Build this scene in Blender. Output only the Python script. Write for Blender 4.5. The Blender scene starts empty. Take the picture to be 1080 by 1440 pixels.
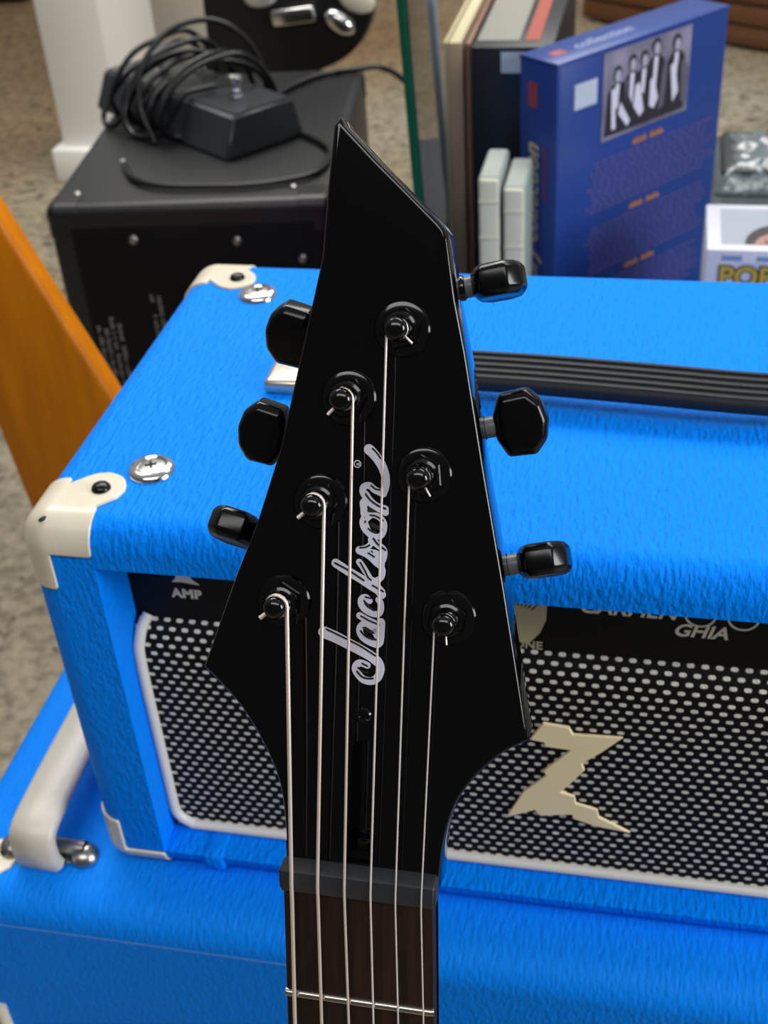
import bpy, bmesh, math, random
from mathutils import Vector, Matrix, Euler
random.seed(7)
PI = math.pi
SC = bpy.context.scene
COL = SC.collection

# ------------------------------------------------------------------ camera
F_PX = 1782.5
cd = bpy.data.cameras.new('camera'); cam = bpy.data.objects.new('camera', cd); COL.objects.link(cam)
cr, cu, cf = Vector((.97891, .19509, -.06068)), Vector((-.06684, .58645, .80722)), Vector((-.19306, .78614, -.58712))
M = Matrix.Identity(4)
for i in range(3):
    M[i][0], M[i][1], M[i][2] = cr[i], cu[i], -cf[i]
M.translation = Vector((.25217, -.37885, 1.0179))
cam.matrix_world = M
cd.sensor_fit = 'VERTICAL'; cd.sensor_height = 36; cd.sensor_width = 27
cd.lens = F_PX / 1440 * 36
cd.clip_start = .01
cd.dof.use_dof = True; cd.dof.focus_distance = .37; cd.dof.aperture_fstop = 23
SC.camera = cam

# ------------------------------------------------------------------ view, world, lights
SC.view_settings.view_transform = 'Standard'; SC.view_settings.look = 'None'
SC.view_settings.gamma = 1; SC.view_settings.use_curve_mapping = False
SC.view_settings.exposure = 0.0
w = bpy.data.worlds.new('shop_ambient'); SC.world = w; w.use_nodes = True
nt = w.node_tree; N = nt.nodes; L = nt.links
bg = N['Background']
tc = N.new('ShaderNodeTexCoord'); sx = N.new('ShaderNodeSeparateXYZ'); L.new(tc.outputs['Generated'], sx.inputs[0])
ad = N.new('ShaderNodeMath'); ad.operation = 'ADD'; L.new(sx.outputs['Y'], ad.inputs[0]); L.new(sx.outputs['Z'], ad.inputs[1])
mr = N.new('ShaderNodeMapRange'); mr.interpolation_type = 'SMOOTHSTEP'
mr.inputs['From Min'].default_value = -.25; mr.inputs['From Max'].default_value = 1.1
L.new(ad.outputs[0], mr.inputs['Value'])
mx = N.new('ShaderNodeMix'); mx.data_type = 'RGBA'
mx.inputs[6].default_value = (.09, .088, .092, 1); mx.inputs[7].default_value = (.34, .345, .35, 1)
L.new(mr.outputs[0], mx.inputs[0]); L.new(mx.outputs[2], bg.inputs['Color']); bg.inputs['Strength'].default_value = 1.0

def area(name, loc, target, sx_, sy_, power, color=(1, 1, 1)):
    d = bpy.data.lights.new(name, 'AREA'); d.shape = 'RECTANGLE'; d.size = sx_; d.size_y = sy_; d.energy = power; d.color = color
    o = bpy.data.objects.new(name, d); COL.objects.link(o); o.location = loc
    o.rotation_euler = (Vector(target) - Vector(loc)).to_track_quat('-Z', 'Y').to_euler()
    return o
area('ceiling_light_main', (.5, 1.5, 2.6), (.2, .2, .5), 2.4, .5, 30, (1, .98, .95))
area('front_fill_light', (.3, -1.2, 2.6), (.15, -.05, .6), 2.4, .6, 25, (1, .98, .96))  # unseen fill added to brighten front faces, strings and lettering
area('ceiling_light_back', (-.3, 2.2, 2.7), (-.5, 2.4, 0), 3.2, .9, 80, (1, .97, .93))
area('window_light', (2.6, -.45, 1.4), (.1, .0, .6), .9, 1.2, 55, (.95, .98, 1))

# ------------------------------------------------------------------ helpers
def lin(h):
    h = h.lstrip('#'); o = []
    for i in (0, 2, 4):
        c = int(h[i:i+2], 16) / 255
        o.append(c / 12.92 if c <= .04045 else ((c + .055) / 1.055) ** 2.4)
    return (*o, 1)

def mat(name, hexcol, rough=.5, metal=0, spec=.5, bump=None, vary=None, coat=0, aniso=None):
    """bump=(scale, strength, distance, stretch) ; vary=(scale, other colour, contrast, stretch)"""
    m = bpy.data.materials.new(name); m.use_nodes = True
    t = m.node_tree; n = t.nodes; l = t.links; b = n['Principled BSDF']
    b.inputs['Base Color'].default_value = lin(hexcol)
    b.inputs['Roughness'].default_value = rough; b.inputs['Metallic'].default_value = metal
    b.inputs['Specular IOR Level'].default_value = spec; b.inputs['Coat Weight'].default_value = coat
    b.inputs['Coat Roughness'].default_value = .03
    co = n.new('ShaderNodeTexCoord')
    if bump:
        s, st, di, sv = bump
        mp = n.new('ShaderNodeMapping'); mp.inputs['Scale'].default_value = sv; l.new(co.outputs['Object'], mp.inputs[0])
        no = n.new('ShaderNodeTexNoise'); no.inputs['Scale'].default_value = s; no.inputs['Detail'].default_value = 3; l.new(mp.outputs[0], no.inputs['Vector'])
        bp = n.new('ShaderNodeBump'); bp.inputs['Strength'].default_value = st; bp.inputs['Distance'].default_value = di
        l.new(no.outputs['Fac'], bp.inputs['Height']); l.new(bp.outputs[0], b.inputs['Normal'])
    if vary:
        s, c2, k, sv = vary
        mp = n.new('ShaderNodeMapping'); mp.inputs['Scale'].default_value = sv; l.new(co.outputs['Object'], mp.inputs[0])
        no = n.new('ShaderNodeTexNoise'); no.inputs['Scale'].default_value = s; no.inputs['Detail'].default_value = 4; l.new(mp.outputs[0], no.inputs['Vector'])
        r = n.new('ShaderNodeValToRGB'); r.color_ramp.elements[0].position = .5 - k; r.color_ramp.elements[1].position = .5 + k
        r.color_ramp.elements[0].color = lin(c2); r.color_ramp.elements[1].color = lin(hexcol)
        l.new(no.outputs['Fac'], r.inputs[0]); l.new(r.outputs[0], b.inputs['Base Color'])
    return m

def link(name, bm, m, parent=None, smooth=35):
    bmesh.ops.recalc_face_normals(bm, faces=bm.faces)
    me = bpy.data.meshes.new(name); bm.to_mesh(me); bm.free()
    o = bpy.data.objects.new(name, me); COL.objects.link(o); me.materials.append(m)
    if smooth:
        me.set_sharp_from_angle(angle=math.radians(smooth))
        for p in me.polygons: p.use_smooth = True
    if parent: o.parent = parent
    return o

def tag(o, label=None, cat=None, group=None, kind=None):
    if label: o['label'] = label
    if cat: o['category'] = cat
    if group: o['group'] = group
    if kind: o['kind'] = kind
    return o

def thing(name, label, cat, loc=(0, 0, 0), rot=(0, 0, 0), group=None):
    o = bpy.data.objects.new(name, None); COL.objects.link(o); o.empty_display_size = .03
    o.location = loc; o.rotation_euler = rot
    return tag(o, label, cat, group)

def T(x, y, z): return Matrix.Translation((x, y, z))
def RX(a): return Matrix.Rotation(a, 4, 'X')
def RY(a): return Matrix.Rotation(a, 4, 'Y')
def RZ(a): return Matrix.Rotation(a, 4, 'Z')
I4 = Matrix.Identity(4)

def box(bm, a, b, m=I4, bev=0, seg=2):
    t = bmesh.new()
    bmesh.ops.create_cube(t, size=1)
    a, b = Vector(a), Vector(b)
    for v in t.verts:
        v.co = Vector([a[i] + (v.co[i] + .5) * (b[i] - a[i]) for i in range(3)])
    if bev: bmesh.ops.bevel(t, geom=t.edges[:], offset=bev, segments=seg, affect='EDGES', profile=.5)
    merge(bm, t, m)

def merge(bm, t, m=I4):
    mp = {}
    for v in t.verts: mp[v] = bm.verts.new(m @ v.co)
    for f in t.faces:
        try: bm.faces.new([mp[v] for v in f.verts])
        except ValueError: pass
    t.free()

def lathe(bm, prof, m=I4, seg=32, closed=False):
    """profile [(r, z)] about local z; r=0 ends become caps"""
    rings = []
    for r, z in prof:
        if r < 1e-7: rings.append([bm.verts.new(m @ Vector((0, 0, z)))])
        else: rings.append([bm.verts.new(m @ Vector((r * math.cos(2*PI*i/seg), r * math.sin(2*PI*i/seg), z))) for i in range(seg)])
    pairs = list(zip(rings, rings[1:])) + ([(rings[-1], rings[0])] if closed else [])
    for A, B in pairs:
        for i in range(seg):
            j = (i+1) % seg
            q = []
            for v in (A[i % len(A)], A[j % len(A)], B[j % len(B)], B[i % len(B)]):
                if v not in q: q.append(v)
            if len(q) > 2: bm.faces.new(q)

def catmull(P, n=8):
    P = [Vector(p) for p in P]; out = []
    for i in range(len(P)-1):
        p0 = P[i-1] if i else P[0]*2-P[1]; p1, p2 = P[i], P[i+1]; p3 = P[i+2] if i+2 < len(P) else P[-1]*2-P[-2]
        for k in range(n):
            t = k/n
            out.append(.5*((2*p1)+(p2-p0)*t+(2*p0-5*p1+4*p2-p3)*t*t+(3*p1-p0-3*p2+p3)*t**3))
    return out + [P[-1]]

def tube(bm, pts, r, seg=10, cap=True, shape=None, up=None):
    """round tube, or a swept closed section `shape` [(a,b)]"""
    pts = [Vector(p) for p in pts]
    n = len(pts); rings = []
    nrm = None
    for i, p in enumerate(pts):
        t = (pts[min(i+1, n-1)] - pts[max(i-1, 0)]).normalized()
        if up is not None:
            s = t.cross(Vector(up)).normalized(); nrm = s.cross(t)
        else:
            if nrm is None:
                nrm = Vector((0, 0, 1)) if abs(t.z) < .9 else Vector((1, 0, 0))
            nrm = (nrm - t * nrm.dot(t)).normalized(); s = t.cross(nrm)
        rr = r(i/(n-1)) if callable(r) else r
        sec = shape if shape else [(math.cos(2*PI*k/seg), math.sin(2*PI*k/seg)) for k in range(seg)]
        rings.append([bm.verts.new(p + s*a*rr + nrm*b*rr) for a, b in sec])
    K = len(rings[0])
    for A, B in zip(rings, rings[1:]):
        for k in range(K): bm.faces.new((A[k], A[(k+1) % K], B[(k+1) % K], B[k]))
    if cap:
        bm.faces.new(rings[0][::-1]); bm.faces.new(rings[-1])

def prism(bm, poly, z0, z1, m=I4, bev=0, seg=2):
    t = bmesh.new()
    A = [t.verts.new((x, y, z0)) for x, y in poly]; B = [t.verts.new((x, y, z1)) for x, y in poly]
    t.faces.new(A[::-1]); t.faces.new(B)
    k = len(poly)
    for i in range(k): t.faces.new((A[i], A[(i+1) % k], B[(i+1) % k], B[i]))
    if bev:
        bmesh.ops.recalc_face_normals(t, faces=t.faces)
        rim = [e for e in t.edges if abs(e.verts[0].co.z - e.verts[1].co.z) < 1e-9]
        bmesh.ops.bevel(t, geom=rim, offset=bev, segments=seg, affect='EDGES', profile=.5)
    merge(bm, t, m)

def ribbon(bm, pts, wd, z, m=I4, capn=6):
    """flat stroke with round ends in the local xy plane; each stroke sits a hair above the last"""
    pts = [Vector((p[0], p[1])) for p in pts]
    n = len(pts); Lf, Rt = [], []
    for i, p in enumerate(pts):
        t = (pts[min(i+1, n-1)] - pts[max(i-1, 0)]); t.normalize()
        nr = Vector((-t.y, t.x)); h = (wd(i/(n-1)) if callable(wd) else wd) / 2
        Lf.append(p + nr*h); Rt.append(p - nr*h)
    def V(q): return bm.verts.new(m @ Vector((q.x, q.y, z)))
    lv, rv = [V(q) for q in Lf], [V(q) for q in Rt]
    for i in range(n-1): bm.faces.new((lv[i], rv[i], rv[i+1], lv[i+1]))
    for end in (0, n-1):
        c = pts[end]; a0 = Lf[end] - c; sg = 1 if end == 0 else -1
        arc = [lv[end]]
        for k in range(1, capn):
            a = sg * PI * k / capn; ca, sa = math.cos(a), math.sin(a)
            arc.append(V(c + Vector((a0.x*ca - a0.y*sa, a0.x*sa + a0.y*ca))))
        arc.append(rv[end])
        bm.faces.new(arc)

def text_bm(s, size, ext=0, shear=0, bold=0, align='LEFT', spacing=1):
    c = bpy.data.curves.new('lettering', 'FONT'); c.body = s; c.size = size; c.extrude = ext; c.shear = shear; c.offset = bold; c.align_x = align
    c.space_character = spacing; c.resolution_u = 4
    o = bpy.data.objects.new('lettering', c); COL.objects.link(o)
    dg = bpy.context.evaluated_depsgraph_get(); me = bpy.data.meshes.new_from_object(o.evaluated_get(dg))
    bm = bmesh.new(); bm.from_mesh(me)
    bpy.data.objects.remove(o); bpy.data.curves.remove(c); bpy.data.meshes.remove(me)
    return bm

def cut(bm, cutter):
    out = []
    for b in (bm, cutter):
        bmesh.ops.recalc_face_normals(b, faces=b.faces)
        me = bpy.data.meshes.new('blank'); b.to_mesh(me); b.free()
        o = bpy.data.objects.new('blank', me); COL.objects.link(o); out.append(o)
    md = out[0].modifiers.new('cut', 'BOOLEAN'); md.object = out[1]; md.operation = 'DIFFERENCE'; md.solver = 'EXACT'
    dg = bpy.context.evaluated_depsgraph_get(); me = bpy.data.meshes.new_from_object(out[0].evaluated_get(dg))
    r = bmesh.new(); r.from_mesh(me)
    for o in out:
        d = o.data; bpy.data.objects.remove(o); bpy.data.meshes.remove(d)
    bpy.data.meshes.remove(me)
    return r

def copy_part(src, parent, m):
    o = src.copy(); COL.objects.link(o); o.parent = parent; o.matrix_local = m
    for ch in src.children:
        c = ch.copy(); COL.objects.link(c); c.parent = o
    return o

# ------------------------------------------------------------------ materials
def tolex_mat(name, col, dist=.0013):
    m = mat(name, col, .55, spec=.06)
    t = m.node_tree; n = t.nodes; l = t.links; b = n['Principled BSDF']
    co = n.new('ShaderNodeTexCoord')
    mp = n.new('ShaderNodeMapping'); mp.inputs['Scale'].default_value = (1, .30, .45); l.new(co.outputs['Object'], mp.inputs[0])
    n1 = n.new('ShaderNodeTexNoise'); n1.inputs['Scale'].default_value = 560; n1.inputs['Detail'].default_value = 3; n1.inputs['Distortion'].default_value = .35; l.new(mp.outputs[0], n1.inputs['Vector'])
    vo = n.new('ShaderNodeTexVoronoi'); vo.feature = 'SMOOTH_F1'; vo.inputs['Scale'].default_value = 520; l.new(mp.outputs[0], vo.inputs['Vector'])
    a = n.new('ShaderNodeMath'); a.operation = 'MULTIPLY_ADD'; a.inputs[1].default_value = .7; l.new(vo.outputs['Distance'], a.inputs[0]); l.new(n1.outputs['Fac'], a.inputs[2])
    bp = n.new('ShaderNodeBump'); bp.inputs['Strength'].default_value = .8; bp.inputs['Distance'].default_value = dist
    l.new(a.outputs[0], bp.inputs['Height']); l.new(bp.outputs[0], b.inputs['Normal'])
    return m
M_BLUE = tolex_mat('blue_tolex', '#0082f8')
M_BLUEC = tolex_mat('blue_tolex_smooth', '#0a82f2', .0007)
M_CREAM = mat('cream_plastic', '#d9d2c0', .24, vary=(60, '#cdc3aa', .3, (1, 1, 1)))
M_CREAMH = mat('cream_strap', '#c6bfb2', .38, bump=(160, .3, .001, (1, 1, 1)))
M_PIPE = mat('white_piping', '#dcd8d2', .35)
M_BLACKPL = mat('black_plastic', '#0b0b0c', .42)
M_STRAP = mat('black_strap', '#1c1f23', .5, spec=.25, bump=(300, .15, .0005, (1, 1, 1)))
M_CHROME = mat('chrome', '#d8d8d6', .16, 1)
M_STEEL = mat('steel', '#a9a7a2', .3, 1)
M_BLKSCREW = mat('black_screw', '#1b1d1f', .22, .6)
M_PANEL = mat('control_panel_black', '#07080a', .5, spec=.2)
M_LETTER = mat('cream_lettering', '#efe8d2', .45)
M_LOGOZ = mat('cream_emblem', '#fdeabc', .35)
M_GLOSS = mat('black_lacquer', '#020202', .05, spec=.4)
M_HARD = mat('black_chrome_hardware', '#030304', .1, spec=.5)
M_BUTTON = mat('black_button', '#040405', .18, spec=.3)
M_BUSH = mat('grey_bushing', '#6d7478', .35)
M_NUT = mat('graphite_nut', '#23262b', .5, bump=(700, .1, .0003, (1, 1, 1)))
M_STRW = mat('wound_string', '#e6d6cc', .38, .55)
M_STRP = mat('plain_string', '#f0e8e4', .35, .5)
M_FRET = mat('fret_wire', '#b9b2a6', .25, 1)
M_ROSE = mat('rosewood', '#2e1b11', .5, spec=.25, vary=(40, '#150b07', .22, (9, .35, 4)), bump=(300, .15, .0004, (4, .2, 2)))
M_LOGO = mat('pearl_silver_ink', '#c9cede', .3, spec=.6, vary=(90, '#c4bcc6', .3, (1, 1, 1)))
M_DARKSLOT = mat('slot_black', '#060607', .6)
M_CASE = mat('black_vinyl', '#131415', .42, bump=(500, .12, .0006, (1, 1, 1)))
M_PEDAL = mat('painted_steel_pedal', '#2d3034', .33)
M_CABLE = mat('black_cable', '#08090a', .33)
M_ORANGE = mat('orange_wood', '#d47c02', .42, spec=.25, vary=(14, '#b86600', .25, (6, 6, .6)))
M_WHITE = mat('white_paint', '#f3f1ec', .5)
M_WHITEB = mat('bright_white_paint', '#e2e8ee', .5)
M_GREYW = mat('cream_grey_paint', '#b9b5a8', .55)

def floor_mat():
    m = mat('speckled_concrete', '#8d8674', .55)
    t = m.node_tree; n = t.nodes; l = t.links; b = n['Principled BSDF']
    co = n.new('ShaderNodeTexCoord')
    n1 = n.new('ShaderNodeTexNoise'); n1.inputs['Scale'].default_value = 55; n1.inputs['Detail'].default_value = 5; l.new(co.outputs['Object'], n1.inputs['Vector'])
    r1 = n.new('ShaderNodeValToRGB'); e = r1.color_ramp.elements
    e[0].position = .3; e[0].color = lin('#6b6656'); e[1].position = .62; e[1].color = lin('#a29a86'); l.new(n1.outputs['Fac'], r1.inputs[0])
    n2 = n.new('ShaderNodeTexNoise'); n2.inputs['Scale'].default_value = 38; n2.inputs['Detail'].default_value = 3; n2.inputs['Distortion'].default_value = .5; l.new(co.outputs['Object'], n2.inputs['Vector'])
    r2 = n.new('ShaderNodeValToRGB'); e = r2.color_ramp.elements
    e[0].position = .31; e[0].color = (0, 0, 0, 1); e[1].position = .39; e[1].color = (1, 1, 1, 1); l.new(n2.outputs['Fac'], r2.inputs[0])
    n3 = n.new('ShaderNodeTexNoise'); n3.inputs['Scale'].default_value = .9; l.new(co.outputs['Object'], n3.inputs['Vector'])
    r3 = n.new('ShaderNodeValToRGB'); e = r3.color_ramp.elements
    e[0].position = .35; e[0].color = lin('#cdb98f'); e[1].position = .6; e[1].color = (1, 1, 1, 1); l.new(n3.outputs['Fac'], r3.inputs[0])
    x = n.new('ShaderNodeMix'); x.data_type = 'RGBA'; x.inputs[6].default_value = lin('#4d483d'); l.new(r2.outputs[0], x.inputs[0]); l.new(r1.outputs[0], x.inputs[7])
    y = n.new('ShaderNodeMix'); y.data_type = 'RGBA'; y.blend_type = 'MULTIPLY'; y.inputs[0].default_value = .8; l.new(x.outputs[2], y.inputs[6]); l.new(r3.outputs[0], y.inputs[7])
    sp = n.new('ShaderNodeSeparateXYZ'); l.new(co.outputs['Object'], sp.inputs[0])
    k1 = n.new('ShaderNodeMath'); k1.operation = 'MULTIPLY_ADD'; k1.inputs[1].default_value = -1.0; l.new(sp.outputs['X'], k1.inputs[0]); l.new(sp.outputs['Y'], k1.inputs[2])
    k2 = n.new('ShaderNodeMapRange'); k2.interpolation_type = 'SMOOTHSTEP'; k2.inputs['From Min'].default_value = 3.2; k2.inputs['From Max'].default_value = 4.3; l.new(k1.outputs[0], k2.inputs['Value'])
    z = n.new('ShaderNodeMix'); z.data_type = 'RGBA'; z.blend_type = 'MULTIPLY'; l.new(k2.outputs[0], z.inputs[0]); l.new(y.outputs[2], z.inputs[6]); z.inputs[7].default_value = (1.05, .80, .55, 1)
    l.new(z.outputs[2], b.inputs['Base Color'])
    return m

def grille_mat():
    """black cloth with short silver dashes woven in staggered rows"""
    m = mat('woven_grille_cloth', '#0a0a0a', .6, spec=.12)
    t = m.node_tree; n = t.nodes; l = t.links; b = n['Principled BSDF']
    def mt(op, a, c=None, d=None):
        q = n.new('ShaderNodeMath'); q.operation = op
        for i, v in enumerate((a, c, d)):
            if v is None: continue
            if isinstance(v, (int, float)): q.inputs[i].default_value = v
            else: l.new(v, q.inputs[i])
        return q.outputs[0]
    co = n.new('ShaderNodeTexCoord'); s = n.new('ShaderNodeSeparateXYZ'); l.new(co.outputs['UV'], s.inputs[0])
    u = mt('DIVIDE', s.outputs['X'], .00595); v = mt('DIVIDE', s.outputs['Y'], .00415)
    row = mt('FLOOR', v); off = mt('MULTIPLY', mt('MODULO', row, 2.0), .5)
    fu = mt('SUBTRACT', mt('FRACT', mt('ADD', u, off)), .5); fv = mt('SUBTRACT', mt('FRACT', v), .5)
    d = mt('ADD', mt('POWER', mt('DIVIDE', mt('ABSOLUTE', fu), .27), 3.0), mt('POWER', mt('DIVIDE', mt('ABSOLUTE', fv), .24), 2.5))
    mk = n.new('ShaderNodeMapRange'); mk.interpolation_type = 'SMOOTHSTEP'
    mk.inputs['From Min'].default_value = 1.25; mk.inputs['From Max'].default_value = .7; l.new(d, mk.inputs['Value'])
    mask = mk.outputs[0]
    # fine black weave between dashes
    wv = mt('MULTIPLY', mt('SINE', mt('MULTIPLY', s.outputs['X'], 2*PI/.0017)), mt('SINE', mt('MULTIPLY', s.outputs['Y'], 2*PI/.00207)))
    wm = mt('MULTIPLY_ADD', wv, .5, .5)
    x0 = n.new('ShaderNodeMix'); x0.data_type = 'RGBA'; l.new(wm, x0.inputs[0]); x0.inputs[6].default_value = lin('#030303'); x0.inputs[7].default_value = lin('#1a1918')
    no = n.new('ShaderNodeTexNoise'); no.inputs['Scale'].default_value = 260; l.new(co.outputs['Object'], no.inputs['Vector'])
    xs = n.new('ShaderNodeMix'); xs.data_type = 'RGBA'; l.new(no.outputs['Fac'], xs.inputs[0]); xs.inputs[6].default_value = lin('#b4b0a8'); xs.inputs[7].default_value = lin('#fbf8f0')
    x = n.new('ShaderNodeMix'); x.data_type = 'RGBA'; l.new(mask, x.inputs[0]); l.new(x0.outputs[2], x.inputs[6]); l.new(xs.outputs[2], x.inputs[7])
    l.new(x.outputs[2], b.inputs['Base Color'])
    h = mt('ADD', mt('MULTIPLY', mask, 1.0), mt('MULTIPLY', wm, .35))
    bp = n.new('ShaderNodeBump'); bp.inputs['Strength'].default_value = .7; bp.inputs['Distance'].default_value = .0008
    l.new(h, bp.inputs['Height']); l.new(bp.outputs[0], b.inputs['Normal'])
    return m

def glass_mat(name, tint, refl=.12):
    m = bpy.data.materials.new(name); m.use_nodes = True
    t = m.node_tree; n = t.nodes; l = t.links; n.remove(n['Principled BSDF']); out = n['Material Output']
    tr = n.new('ShaderNodeBsdfTransparent'); tr.inputs[0].default_value = lin(tint)
    gl = n.new('ShaderNodeBsdfGlossy'); gl.inputs['Roughness'].default_value = .03
    lw = n.new('ShaderNodeFresnel'); lw.inputs[0].default_value = 1.45
    mxs = n.new('ShaderNodeMixShader'); l.new(lw.outputs[0], mxs.inputs[0]); l.new(tr.outputs[0], mxs.inputs[1]); l.new(gl.outputs[0], mxs.inputs[2])
    l.new(mxs.outputs[0], out.inputs['Surface'])
    return m

# ------------------------------------------------------------------ setting
FZ = -.12
bm = bmesh.new(); box(bm, (-4.5, -4, FZ-.05), (4.5, 6.5, FZ))
tag(link('floor', bm, floor_mat(), smooth=0), kind='structure')

bm = bmesh.new()
box(bm, (-1.178, 2.44, FZ), (-1.022, 2.76, 2.9), bev=.004)
tag(link('trim_1', bm, M_WHITE), kind='structure')
bm = bmesh.new(); box(bm, (-1.202, 2.415, FZ), (-1.01, 2.775, -.037), bev=.006)
tag(link('baseboard_left', bm, M_WHITE), kind='structure')
bm = bmesh.new(); box(bm, (-1.33, 3.05, FZ), (-.985, 3.12, 2.9), bev=.004)
tag(link('trim_2', bm, M_GREYW), kind='structure')

# ------------------------------------------------------------------ corner protector patches
def corner(parent, c, s, mt_, r=.0135, Lx=.033, wd=.0145, lobe=(.029, .0275), lr=.0112, skip='', name='corner_protector', delta=.0012, n=90, E=.046):
    """cream cap over one rounded box corner c; s = inward directions (sx, sy, sz)"""
    bm = bmesh.new(); cache = {}
    def keep(a, b, cc):
        L_ = Lx
        for p, q, k in ((a, b, cc), (b, a, cc), (cc, a, b)):
            if p < L_ and q < wd and k < wd:
                return True
        if cc < 1e-6:     # top lobe, a capsule from the corner along the diagonal
            t = max(0, min(1, (a*lobe[0]+b*lobe[1])/(lobe[0]**2+lobe[1]**2)))
            if (a-lobe[0]*t)**2+(b-lobe[1]*t)**2 < lr*lr: return True
        return False
    def vert(p):
        k = tuple(round(x, 6) for x in p)
        if k in cache: return cache[k]
        q = Vector([max(x, r) for x in p]); d = Vector(p) - q
        if d.length < 1e-9: d = Vector((0, 0, -1))
        w_ = q + d.normalized()*(r+delta)
        cache[k] = bm.verts.new((c[0]+s[0]*w_.x, c[1]+s[1]*w_.y, c[2]+s[2]*w_.z))
        return cache[k]
    st = E/n
    for face in range(3):
        for i in range(n):
            for j in range(n):
                m_ = [0, 0, 0]; ax = [k for k in range(3) if k != face]
                m_[ax[0]] = (i+.5)*st; m_[ax[1]] = (j+.5)*st
                if not keep(*m_): continue
                q = []
                for di, dj in ((0, 0), (1, 0), (1, 1), (0, 1)):
                    p = [0, 0, 0]; p[ax[0]] = (i+di)*st; p[ax[1]] = (j+dj)*st; q.append(vert(p))
                bm.faces.new(q)
    # relax the stepped rim, then give it thickness
    rim = [v for v in bm.verts if v.is_boundary]
    for _ in range(6):
        new = {}
        for v in rim:
            nb = [e.other_vert(v).co for e in v.link_edges if e.is_boundary]
            if len(nb) == 2: new[v] = v.co*.5 + (nb[0]+nb[1])*.25
        for v, co in new.items(): v.co = co
    o = link(name, bm, mt_, parent, smooth=60)
    me = o.data
    # thickness: extrude the rim inward
    b2 = bmesh.new(); b2.from_mesh(me)
    cen = Vector((c[0]+s[0]*.06, c[1]+s[1]*.06, c[2]+s[2]*.06))
    b2.normal_update()
    nv = sum((f.normal.dot(f.calc_center_median()-cen) > 0) - (f.normal.dot(f.calc_center_median()-cen) < 0) for f in b2.faces)
    if nv < 0: bmesh.ops.reverse_faces(b2, faces=b2.faces)
    b2.normal_update()
    vn = {v: v.normal.copy() for v in b2.verts}
    ed = [e for e in b2.edges if e.is_boundary]
    g = bmesh.ops.extrude_edge_only(b2, edges=ed)
    for v in g['geom']:
        if isinstance(v, bmesh.types.BMVert):
            near = min((e.other_vert(v) for e in v.link_edges if e.other_vert(v) in vn), key=lambda u: (u.co-v.co).length, default=None)
            if near is not None: v.co = v.co - vn[near]*(delta+.0008)
    b2.to_mesh(me); b2.free()
    return o

def rounded_shell(W, D, H, r, opening, depth):
    bm = bmesh.new(); box(bm, (0, 0, 0), (W, D, H), bev=r, seg=6)
    if opening:
        x0, x1, z0, z1 = opening
        c = bmesh.new(); box(c, (x0, -.05, z0), (x1, depth, z1))
        bm = cut(bm, c)
    return bm

def cup_washer(parent, x, y, z, name='cup_washer'):
    bm = bmesh.new()
    lathe(bm, [(.0105, 0), (.0102, .0014), (.0088, .0027), (.0072, .003), (.0064, .0022), (.006, .0016), (0, .0016)], T(x, y, z), 36)
    o = link(name, bm, M_CHROME, parent, 50)
    b2 = bmesh.new()
    lathe(b2, [(.0058, .0014), (.0056, .0024), (.003, .003), (0, .0031)], T(x, y, z), 28)
    sc = link('screw', b2, M_STEEL, o, 50)
    b3 = bmesh.new()
    for a in (0.4, 0.4+PI/2): box(b3, (-.0026, -.0006, .0029), (.0026, .0006, .0034), T(x, y, z) @ RZ(a))
    link('screw_slot', b3, M_DARKSLOT, o, 0)
    return o

def cap_screw(parent, x, y, z, m_=I4, r=.0042, mt_=None):
    bm = bmesh.new()
    lathe(bm, [(r, -.0005), (r, .0008), (r*.8, .0021), (r*.45, .0027), (0, .0029)], T(x, y, z) @ m_, 24)
    return link('corner_screw', bm, mt_ or M_BLKSCREW, parent, 60)

# ------------------------------------------------------------------ speaker cabinet underneath
CW, CDp, CH = .68, .33, .62
cab = thing('speaker_cabinet', 'large blue speaker cabinet with a cream strap handle, under the smaller blue amplifier head', 'speaker cabinet', (-.088, -.034, FZ))
bm = bmesh.new(); box(bm, (0, 0, 0), (CW, CDp, CH), bev=.016, seg=6)
link('cabinet_body', bm, M_BLUEC, cab, 40)
# fold of the covering along the front
bm = bmesh.new(); box(bm, (.0, -.0005, .6028), (.19, .003, .6036), bev=.0003, seg=1)
link('covering_seam', bm, mat('seam_edge', '#4f7fc4', .6, spec=.1), cab)
bm = bmesh.new()
tube(bm, [(.020, -.001, .03), (.020, -.001, .505), (.0205, -.0012, .53)], .0036, 12)
link('piping', bm, M_CREAM, cab)
corner(cab, (0, 0, CH), (1, 1, -1), M_CREAM, r=.016)
cap_screw(cab, .0265, .0255, CH+.001)
# strap handle on the cabinet top, running front to back
hnd = bmesh.new()
sec = [(-.0118, 0), (-.0118, .004), (-.0095, .0065), (.0095, .0065), (.0118, .004), (.0118, 0), (.0095, -.002), (-.0095, -.002)]
path = catmull([(.0553, .0285, .0035), (.0553, .0262, .010), (.0553, .0262, .0195), (.0553, .0290, .0238), (.0553, .040, .0258), (.0556, .075, .0272), (.0556, .125, .0268), (.0556, .160, .024), (.0556, .170, .015), (.0556, .168, .0035)], 8)
path = [(p[0], p[1], p[2]+CH) for p in path]
bm = hnd
pp = [Vector(p) for p in path]; rings = []
for i, p in enumerate(pp):
    t = (pp[min(i+1, len(pp)-1)] - pp[max(i-1, 0)]).normalized(); nrm = Vector((1, 0, 0)).cross(t)
    if nrm.dot(p - Vector((.0555, .098, CH))) < 0: nrm = -nrm
    rings.append([bm.verts.new(p + Vector((a, 0, 0)) + nrm*b) for a, b in sec])
for A, B in zip(rings, rings[1:]):
    for k in range(8): bm.faces.new((A[k], A[(k+1) % 8], B[(k+1) % 8], B[k]))
bm.faces.new(rings[0]); bm.faces.new(rings[-1])
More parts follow.
